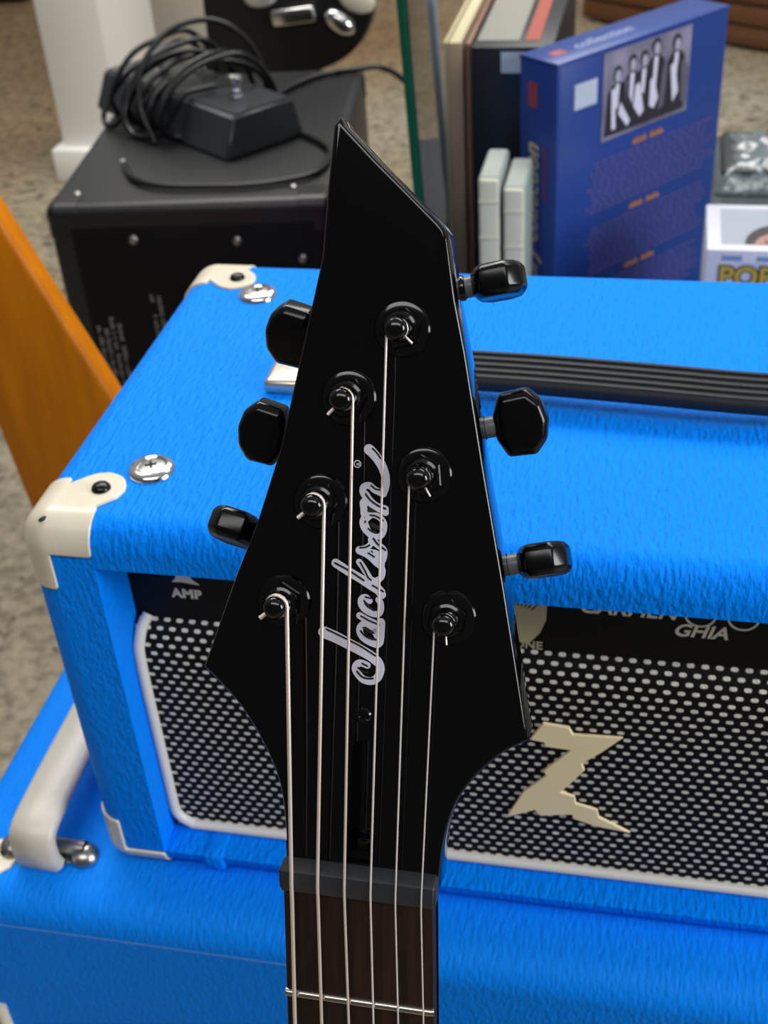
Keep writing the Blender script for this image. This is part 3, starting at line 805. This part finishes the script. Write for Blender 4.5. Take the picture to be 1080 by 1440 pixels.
for k in range(9):
    x0 = -.066 + .0145*k + random.uniform(-.008, .008); lean = random.uniform(-.01, .05); lift = random.uniform(0, .024)
    for j in range(12):
        a = 2*PI*j/12; yy = math.cos(a)*(.074+random.uniform(0, .008)); zz = .030 + math.sin(a)*(.036+lift*.8)
        if zz < CR+.002: zz = CR + .002 + random.uniform(0, .002)
        if abs(yy) < .062 and zz > .03: zz = max(zz, FHt + CR + .002 + lift)
        zz += max(0, zz-.03)*.30*(1+yy/.08)
        coil.append(P2(x0 + lean*math.cos(a)*.8 + .019*j/12, yy, zz))
bm = bmesh.new(); tube(bm, catmull(coil, 4), CR, 8)
# a loose loop standing up, a second one across the front
loopA = [(.035, -.088, CR), (.010, -.086, .045), (-.010, -.062, .088), (-.008, -.015, .122), (.018, .030, .130), (.042, .062, .108), (.055, .080, .062), (.055, .082, .012), (.04, .078, CR)]
tube(bm, catmull(loopA, 8), CR, 8)
loopB = [(.03, .062, .066), (.0, .01, .092), (-.03, -.045, .078), (-.035, -.085, .030), (-.01, -.092, CR+.002), (.03, -.08, .010), (.045, -.066, .03), (.052, -.045, .058), (.058, .0, .060)]
tube(bm, catmull(loopB, 8), CR, 8)
loopC = [(-.055, .04, .072), (-.075, -.03, .070), (-.090, -.078, .030), (-.080, -.094, CR+.002), (-.055, -.085, .012), (-.04, -.05, .066)]
tube(bm, catmull(loopC, 8), CR, 8)
cable = link('cable', bm, M_CABLE, fs, 60)
W2 = Matrix.Translation((-.365, 1.235, ZT+.0008)) @ RZ(fa)
WI = W2.inverted()
def wl(P): return [WI @ Vector(p) for p in P]
bm = bmesh.new()
tA = [(-.404, 1.066, .4560), (-.382, 1.029, .4555), (-.353, 1.005, .4555), (-.319, .9973, .4555), (-.275, .9993, .4555), (-.231, 1.0035, .4555), (-.183, 1.021, .4555), (-.150, 1.052, .4555), (-.150, 1.12, .4555), (-.19, 1.17, .4555), (-.235, 1.20, .456)]
tube(bm, catmull(wl(tA), 6), .0038, 8)
link('cable_tail', bm, M_CABLE, cable, 60)
tB = [(-.30, 1.29, .459), (-.2797, 1.3246, .456), (-.2652, 1.3678, .456), (-.2441, 1.4093, .4557), (-.2185, 1.4355, .4557), (-.1873, 1.4450, .4562), (-.155, 1.455, .456), (-.130, 1.487, .430), (-.1038, 1.52, .378), (-.070, 1.52, .318), (-.052, 1.53, .20), (-.050, 1.55, 0), (-.055, 1.60, FZ+.02), (-.07, 1.70, FZ+.004), (-.1, 1.85, FZ+.004)]
bm = bmesh.new(); tube(bm, catmull(tB, 6), .0042, 8)
tag(link('cable', bm, M_CABLE, None, 60), 'single black cable crossing the back corner of the black case and hanging down', 'cable')
bm = bmesh.new(); tube(bm, wl([(-.4040, 1.066, .4560), (-.4085, 1.073, .4562)]), .0037, 10)
tag(link('cable_tip', bm, mat('tinned_tip', '#c6c6c2', .35, .6), cable, 40), 'bright metal tip of the cable end')

# ------------------------------------------------------------------ black instrument body with chrome fittings
ib = thing('guitar_body', 'rounded glossy black guitar body end with chrome fittings, standing behind the black case', 'guitar', (-.37, 1.72, FZ))
P = catmull([(-.150, .93, 0), (-.148, .70, 0), (-.150, .55, 0), (-.150, .44, 0), (-.120, .385, 0), (-.03, .372, 0), (.04, .4775, 0), (.055, .4835, 0), (.085, .4970, 0), (.112, .5175, 0), (.129, .540, 0), (.140, .565, 0), (.143, .60, 0), (.140, .70, 0), (.12, .80, 0), (.14, .93, 0)][:5] +
            [(-.06, .430, 0), (.0, .462, 0)] + [(.055, .4835, 0), (.085, .4970, 0), (.112, .5175, 0), (.129, .540, 0), (.140, .565, 0), (.143, .60, 0), (.140, .70, 0), (.12, .80, 0), (.125, .93, 0)], 5)
bm = bmesh.new(); prism(bm, [(p[0], p[1]) for p in P], -.04, 0, T(0, .03, 0) @ RX(PI/2), bev=.004, seg=3)
link('body', bm, mat('soft_black', '#0c0b0b', .45), ib, 40)
BM_ = lambda x, z: T(x, .03, z) @ RX(PI/2)
bm = bmesh.new(); lathe(bm, [(.030, 0), (.029, .004), (.022, .010), (.010, .013), (0, .0135)], BM_(.087, .5600) @ RZ(-.62) @ Matrix.Diagonal((1, .60, 1, 1)), 32)
tag(link('knob', bm, M_CHROME, ib, 60), 'chrome oval knob plate')
bm = bmesh.new(); box(bm, (-.038, -.0135, 0), (.038, .0135, .018), BM_(.011, .574) @ RZ(.12), bev=.005, seg=3)
for k in range(3): tube(bm, [(-.034, -.007+.007*k, .019), (.034, -.007+.007*k, .019)], .003, 8) if 0 else None
link('bridge', bm, M_CHROME, ib, 40)
bm = bmesh.new(); lathe(bm, [(.034, 0), (.033, .005), (.022, .011), (0, .014)], BM_(.118, .600) @ RZ(-.5) @ Matrix.Diagonal((1, .7, 1, 1)), 32)
tag(link('knob', bm, mat('cream_knob', '#d8d2bd', .35), ib, 60), 'cream knob plate')
bm = bmesh.new(); lathe(bm, [(.032, 0), (.030, .005), (.022, .010), (0, .012)], BM_(-.045, .604) @ RZ(.2) @ Matrix.Diagonal((1, .6, 1, 1)), 32)
tag(link('knob', bm, mat('pale_knob', '#c9c9c2', .3, .5), ib, 60), 'pale metal knob plate')

# ------------------------------------------------------------------ display shelf, glass and what stands on it
ZS = .35
ds = thing('display_stand', 'low dark grey display stand holding the books and boxes, behind the blue amplifier', 'display stand', (-.03, .62, FZ))
DX, DY = .66, .86
bm = bmesh.new(); box(bm, (0, 0, ZS-.03-FZ), (DX, DY, ZS-FZ), bev=.003)
link('shelf', bm, mat('grey_shelf', '#3b4044', .4), ds)
bm = bmesh.new(); box(bm, (.01, .01, 0), (DX-.01, DY-.01, ZS-.03-FZ), bev=.003)
link('base', bm, mat('dark_grey_base', '#24272b', .55), ds)
# side pane: near edge green, far edge blue grey, leaning a little
na, nb_ = Vector((.0355, .77, ZS+.001)), Vector((.0178, .77, .80))
fa_, fb_ = Vector((-.0105, 1.15, ZS+.001)), Vector((-.0355, 1.15, .80))
off = Vector((-.03, .62, FZ))
def slab(q, th):
    b = bmesh.new(); a = [Vector(p)-off for p in q]; nn = (a[1]-a[0]).cross(a[2]-a[0]).normalized()*th
    A = [b.verts.new(p) for p in a]; B = [b.verts.new(p+nn) for p in a]
    b.faces.new(A); b.faces.new(B[::-1])
    for i in range(len(A)): b.faces.new((A[i], A[(i+1) % len(A)], B[(i+1) % len(A)], B[i]))
    return b
gp = thing('glass_panel', 'upright clear glass panel with a dark green polished edge, behind the pointed headstock', 'glass panel', off)
pane = link('glass_pane', slab([na, fa_, fb_, nb_], .005), glass_mat('clear_glass', '#e4ece8'), gp, 0)
bm = bmesh.new(); box(bm, (-.004, -.003, 0), (.004, .003, 1), bev=0)
def edge_bar(p0, p1, w_, m_, name):
    b = bmesh.new(); tube(b, [Vector(p0)-off, Vector(p1)-off], w_, shape=[(-1, -1), (1, -1), (1, 1), (-1, 1)], up=(0, 1, 0)); return tag(link(name, b, m_, gp, 0))
bm.free()
tag(edge_bar(na-Vector((0, .003, 0)), nb_-Vector((0, .003, 0)), .0034, mat('green_glass_edge', '#054a30', .45, spec=.2), 'glass_edge'), 'dark green polished glass edge')
tag(edge_bar(fa_+Vector((.003, .004, 0)), fb_+Vector((.003, .004, 0)), .0066, mat('blue_grey_trim', '#a9b6d2', .4), 'edge_trim'), 'pale blue grey edge strip')

def block(name, label, cat, a, b, m_, group=None, bev=.0015):
    o = thing(name, label, cat, a, (0, 0, 0), group)
    bm = bmesh.new(); box(bm, (0, 0, 0), Vector(b)-Vector(a), bev=bev)
    return o, bm

# tall tan spined book with cream pages
o = thing('book', 'tall thin book with a tan spine and cream pages, beside the glass edge', 'book', (.0375, .90, ZS))
bm = bmesh.new(); box(bm, (0, 0, 0), (.0022, .30, .300), bev=.0005); box(bm, (.0138, 0, 0), (.016, .30, .300), bev=.0005); box(bm, (0, -.0012, 0), (.016, .002, .300), bev=.0007)
link('cover', bm, mat('tan_card', '#9c8467', .6, vary=(30, '#86705a', .3, (3, 3, .3))), o)
bm = bmesh.new(); box(bm, (.0024, .002, .002), (.0136, .296, .2985)); link('pages', bm, mat('cream_paper', '#d9d2ac', .7, vary=(220, '#b9ae86', .3, (6, .1, .1))), o, 0)
o = thing('record_sleeve', 'worn reddish brown record sleeve between the tan book and the black box', 'record', (.0555, .905, ZS))
bm = bmesh.new(); box(bm, (0, 0, 0), (.006, .30, .298), bev=.0012); link('sleeve', bm, mat('brown_card', '#5d3a2b', .6, vary=(20, '#8a6a52', .25, (1, 1, .2))), o)
o = thing('record_sleeve', 'pale cream record sleeve leaning outside the tan book spine', 'record', (.0295, .93, ZS))
bm = bmesh.new(); box(bm, (0, 0, 0), (.0055, .29, .292), bev=.0012); link('sleeve', bm, mat('cream_card', '#c9c29c', .65), o)
# black box set with a white label
o = thing('box_set', 'black box with a white label along its top edge, beside the blue box', 'box', (.063, .895, ZS))
bm = bmesh.new(); box(bm, (0, 0, 0), (.082, .30, .2975), bev=.002); body = link('box_body', bm, mat('black_box_card', '#0d1016', .4), o)
bm = bmesh.new(); box(bm, (.030, -.0006, .272), (.080, .001, .2925)); link('label', bm, mat('white_label', '#aebac6', .5), body, 0)
bm = bmesh.new(); box(bm, (.072, -.0006, .205), (.078, .001, .232)); box(bm, (.0725, -.0007, .192), (.077, .001, .196)); tag(link('label', bm, mat('green_print', '#2f6a48', .5), body, 0), 'small green mark')
bm = bmesh.new(); prism(bm, [(.052+.022*math.cos(2*PI*k/20), .158+.016*math.sin(2*PI*k/20)) for k in range(20)], 0, .0008, RX(PI/2)); tag(link('emblem', bm, mat('dark_red_print', '#47202a', .5), body, 0), 'dark red printed shape')
bm = bmesh.new(); box(bm, (.052, .02, .2972), (.066, .28, .2981)); tag(link('label', bm, mat('red_strip', '#9a4634', .5), body, 0), 'red strip on the top')
bm = bmesh.new(); box(bm, (.004, .02, .2972), (.046, .28, .2981)); tag(link('label', bm, mat('grey_top_reflection', '#8c8a80', .4), body, 0), 'grey reflection painted on the top')  # glass reflection put into colour as a grey strip on the black top

# two volumes with cream banded spines
def volume(x0, h, label):
    o = thing('book', label, 'book', (x0, .752, ZS), group=None)
    bm = bmesh.new(); box(bm, (0, 0, 0), (.0208, .075, h), bev=.0022, seg=3); cv_ = link('cover', bm, mat('grey_cloth', '#8a938f', .6), o)
    bm = bmesh.new(); box(bm, (.0007, -.0030, .0005), (.0201, .004, h-.0005), bev=.0028, seg=3)
    for z in (h-.024, h-.060, h-.096, h-.132): box(bm, (.0006, -.0042, z), (.0202, .003, z+.0035), bev=.0012)
    link('spine', bm, mat('cream_spine', '#c8c6ae', .55), o, 40)
    bm = bmesh.new(); box(bm, (.0025, .003, h-.004), (.0183, .074, h+.0006)); link('pages', bm, mat('grey_pages', '#a3aaa4', .7), o, 0)
volume(.0885, .2190, 'cream spined book with raised bands, left of the pair beside the tall blue box')
volume(.1120, .2100, 'cream spined book with raised bands, right of the pair touching the tall blue box')

# tall blue box set
bxa = math.radians(51)
o = thing('box_set', 'tall dark blue box with a black and white group photo and orange headings', 'box', (.156, .815, ZS), (0, 0, bxa))
BW, BD, BH = .250, .050, .305
M_BOX = mat('dark_blue_print', '#1c3f8c', .32, vary=(6, '#17367a', .3, (1, 1, 1)))
bm = bmesh.new(); box(bm, (0, 0, 0), (BW, BD, BH-.003), bev=.0016); body = link('box_body', bm, M_BOX, o)
bm = bmesh.new(); box(bm, (-.0006, -.0008, 0), (.0035, .0010, BH-.002), bev=.0006); box(bm, (-.0006, -.0008, BH-.004), (BW+.0006, BD+.0006, BH), bev=.0012)
link('lid_edge', bm, M_BOX, o)
FP = lambda x, z: T(x, -.0009, z) @ RX(PI/2)
bm = bmesh.new(); box(bm, (.083, -.0011, .190), (.212, .0008, .276)); PB = bm
dk, md, lt_, sk = mat('photo_dark', '#23212c', .45), mat('photo_mid', '#5a5666', .45), mat('photo_light', '#cfcbdc', .45), mat('photo_face', '#a7a2b4', .45)
def poly_on(bm, pts, d): prism(bm, pts, 0, .0002, T(0, -.0011-d, 0) @ RX(PI/2))
def el(cx, cz, rx, rz): return [(cx+rx*math.cos(2*PI*k/16), cz+rz*math.sin(2*PI*k/16)) for k in range(16)]
B1, B2, B3, B4 = bmesh.new(), bmesh.new(), bmesh.new(), bmesh.new()
for i, (x, z, h) in enumerate(((.103, .252, 0), (.124, .258, 1), (.141, .258, 0), (.158, .266, 1), (.189, .263, 0))):
    poly_on(B1, [(x-.013, z-.016), (x-.017, .194), (x+.016, .194), (x+.013, z-.014), (x+.005, z-.008), (x-.005, z-.008)], .0002+.0002*i)
    poly_on(B1, el(x, z+.001, .0062, .0080), .0002+.0002*i)
    poly_on(B4, el(x+.0004, z-.0012, .0042, .0058), .0005+.0002*i)
    poly_on(B3, [(x-.003, z-.009), (x+.003, z-.009), (x+.0012, z-.034-.006*h), (x-.0035, z-.030)], .0005+.0002*i)
for P in ([(.093, .240), (.098, .240), (.101, .200), (.095, .200)], [(.128, .236), (.134, .238), (.142, .208), (.136, .203), (.126, .216)], [(.150, .236), (.155, .238), (.163, .215), (.157, .206), (.150, .21)], [(.180, .242), (.186, .246), (.194, .214), (.186, .205)], [(.107, .225), (.122, .203), (.118, .198), (.104, .214)]):
    poly_on(B3, P, .0018)
for P in ([(.168, .245), (.176, .243), (.172, .205), (.164, .202)], [(.196, .246), (.207, .238), (.209, .200), (.199, .202)], [(.112, .245), (.117, .245), (.114, .222)]):
    poly_on(B2, P, .0016)
for b in (PB, B1, B2, B3, B4): bmesh.ops.translate(b, verts=b.verts, vec=(-0.021, 0, 0.0235))
cnt = [len(PB.faces)]
for b in (B1, B2, B3, B4): merge(PB, b); cnt.append(len(PB.faces))
ph = link('group_photo', PB, mat('photo_grey', '#8f8aa0', .4, vary=(30, '#5b5768', .2, (1, 1, 1))), body, 0)
for m_ in (dk, md, lt_, sk): ph.data.materials.append(m_)
for p in ph.data.polygons: p.material_index = sum(p.index >= c_ for c_ in cnt)
bm = bmesh.new(); box(bm, (.0225, -.0012, .2555), (.0535, .0008, .2795)); link('price_sticker', bm, mat('sticker_white', '#b3bccb', .5), body, 0)
# faint paragraphs, too small to read in the photo
bm = bmesh.new(); random.seed(5); M_SP = mat('grey_violet_print', '#4b4a86', .5)
for z0, n, xa, xb in ((.1920, 11, .050, .235), (.1230, 11, .050, .232), (.0560, 9, .052, .225)):
    for k in range(n):
        z = z0 - k*.0050; x = xa + random.uniform(-.008, .008)
        end = xb + random.uniform(-.012, .008)
        while x < end:
            wl_ = random.uniform(.004, .011)
            box(bm, (x, -.0010, z), (min(x+wl_, end), .0006, z+.0024)); x += wl_ + .0016
    link('small_print', bm, M_SP, body, 0); bm = bmesh.new()
bm.free()
bm = bmesh.new(); random.seed(8); M_OR = mat('orange_print', '#b5794e', .5)
for z, x in ((.1995, .110), (.1305, .110), (.0640, .108)):
    for k in range(9):
        xx = x + k*.0052
        if k == 4: continue
        tube(bm, catmull([(xx, -.0008, z-.001), (xx+.0018, -.0008, z+.0045+.001*(k % 2)), (xx+.003, -.0008, z), (xx+.005, -.0008, z+.001)], 3), .0009, 5)
    tag(link('heading', bm, M_OR, body, 0), 'orange script heading'); bm = bmesh.new()
bm.free()
bm = bmesh.new(); merge(bm, text_bm('ory collection', .026, .0002, shear=.35, bold=.0005, align='RIGHT'), Matrix(((0, 0, -1, -.0008), (0, 1, 0, .024), (1, 0, 0, .222), (0, 0, 0, 1))))
link('spine_title', bm, mat('gold_print', '#b5a98c', .5), body, 0)
bm = bmesh.new(); box(bm, (-.0008, .012, .165), (.0005, .0175, .222)); M_RP = mat('red_print', '#5a3464', .5)
link('spine_mark', bm, M_RP, body, 0); bm = bmesh.new(); box(bm, (-.0008, .026, .258), (.0005, .038, .282)); bm.verts.ensure_lookup_table()
tag(link('spine_mark', bm, mat('red_print_spine', '#8a3a4a', .5), body, 0), 'red mark near the top of the spine')
bm = bmesh.new(); merge(bm, text_bm('collection', .021, .0001, shear=.3, bold=.0003), T(.045, .018, BH+.0001))
link('top_title', bm, mat('pale_print', '#8790ad', .5), body, 0)
bm = bmesh.new(); box(bm, (.016, .018, BH-.0005), (.032, .030, BH+.0002)); tag(link('top_mark', bm, mat('red_print_top', '#a04a4a', .5), body, 0), 'red mark on the top edge')

# small white toy box
o = thing('toy_box', 'white toy box with yellow lettering, at the right edge before the tall blue box', 'box', (.3010, .725, ZS+.0005))
TW, TD, TH_ = .125, .105, .1655
bm = bmesh.new(); box(bm, (0, 0, 0), (TW, TD, TH_), bev=.0018); body = link('box_body', bm, mat('white_card', '#c9cbd6', .45), o)
bm = bmesh.new(); box(bm, (.013, .012, TH_-.0006), (TW-.013, TD-.012, TH_+.0003)); win = link('top_print', bm, mat('grey_print_top', '#9aa0ae', .35), body, 0)
bm = bmesh.new()
hair = [(.040+.034*math.cos(a)+.028, .012+.045*math.sin(a)) for a in [PI*k/18 for k in range(19)]]
prism(bm, hair, TH_+.0003, TH_+.0006); link('hair_print', bm, mat('dark_print', '#2a2326', .5), win, 0)
bm = bmesh.new(); prism(bm, [(.0415, .0121), (.047, .026), (.057, .036), (.075, .030), (.095, .0121)], TH_+.0006, TH_+.0009); link('face_print', bm, mat('skin_print', '#a5796a', .5), win, 0)
bm = bmesh.new(); box(bm, (.051, .0135, TH_+.0009), (.060, .016, TH_+.0011)); box(bm, (.051, .0200, TH_+.0009), (.064, .0215, TH_+.0011)); link('eye_print', bm, mat('eye_print', '#1b1719', .5), win, 0)
bm = bmesh.new(); box(bm, (.014, -.0004, TH_-.0105), (.032, .0005, TH_-.0055)); box(bm, (.045, -.0004, TH_-.0105), (.110, .0005, TH_-.006)); link('blue_print', bm, mat('blue_grey_print', '#6f8cb5', .5), body, 0)
bm = bmesh.new(); prism(bm, [(.010, .148-.004), (.03, .150), (.085, .150), (.088, .12), (.085, .105), (.01, .105)], 0, .0003, T(0, 0, .0040) @ RX(PI/2)); link('logo_ground', bm, mat('pale_lilac_print', '#b9bccf', .5), body, 0)
TX = T(.0125, -.0006, TH_-.0345) @ RX(PI/2)
bm = bmesh.new(); merge(bm, text_bm('POP!', .0262, .0001, bold=.0022, spacing=1.02), TX); lo = link('logo_shadow', bm, mat('dark_outline', '#2c2a20', .5), body, 0)
bm = bmesh.new(); merge(bm, text_bm('POP!', .0262, .0001, bold=.0007, spacing=1.02), T(0, -.0005, 0) @ TX); link('logo', bm, mat('yellow_print', '#b99a35', .5), body, 0)

# clear plastic wrapped packet
o = thing('plastic_packet', 'grey packet wrapped in shiny clear plastic, behind the white toy box', 'packet', (.335, 1.27, ZS))
bm = bmesh.new(); box(bm, (0, 0, 0), (.16, .15, .030), bev=.008, seg=3); link('contents', bm, mat('dark_contents', '#23282a', .5), o)
t_ = bmesh.new(); bmesh.ops.create_grid(t_, x_segments=40, y_segments=40, size=.5)
random.seed(4)
from mathutils import noise
for v in t_.verts:
    x, y = v.co.x, v.co.y; r_ = max(abs(x), abs(y))*2
    v.co = Vector((.08+x*.175, .072+y*.17, .002+.034*(1-r_**6)+.007*noise.noise(Vector((x*9, y*9, 1)))*(1-r_**8)))
me_ = bmesh.new(); merge(me_, t_)
link('plastic_wrap', me_, mat('clear_wrap', '#5f696d', .12, spec=.9, bump=(60, .6, .004, (1, 1, 1))), o, 80)

# ------------------------------------------------------------------ slatted wood at the far right, dark case far left
o = thing('slatted_bench', 'brown slatted wooden bench on the concrete at the top right corner', 'bench', (.03, 3.78, FZ), (0, 0, math.radians(-33)))
M_SLAT = mat('brown_wood', '#6d4527', .5, vary=(10, '#4f2f1a', .25, (.4, 6, 6)))
for k in range(5):
    bm = bmesh.new(); box(bm, (-.05, -.006*k, .012+.060*k), (1.3, .35, .066+.060*k), bev=.004); link('slat', bm, M_SLAT, o)
bm = bmesh.new(); box(bm, (.0, .02, 0), (1.25, .33, .02)); link('plinth', bm, mat('dark_plinth', '#4a3526', .6), o)
o = thing('storage_box', 'dark storage box on the floor at the top left corner', 'box', (-2.75, 4.02, FZ), (0, 0, .1))
bm = bmesh.new(); box(bm, (0, 0, .01), (.72, .4, .35), bev=.02, seg=3); bx = link('box_body', bm, mat('dark_grey_plastic', '#1c1a1a', .5), o)
bm = bmesh.new(); box(bm, (-.01, -.01, .33), (.73, .41, .37), bev=.01, seg=2); link('lid', bm, M_BLACKPL, o)
bm = bmesh.new(); box(bm, (.03, .03, 0), (.69, .37, .03)); link('base', bm, M_BLACKPL, o)
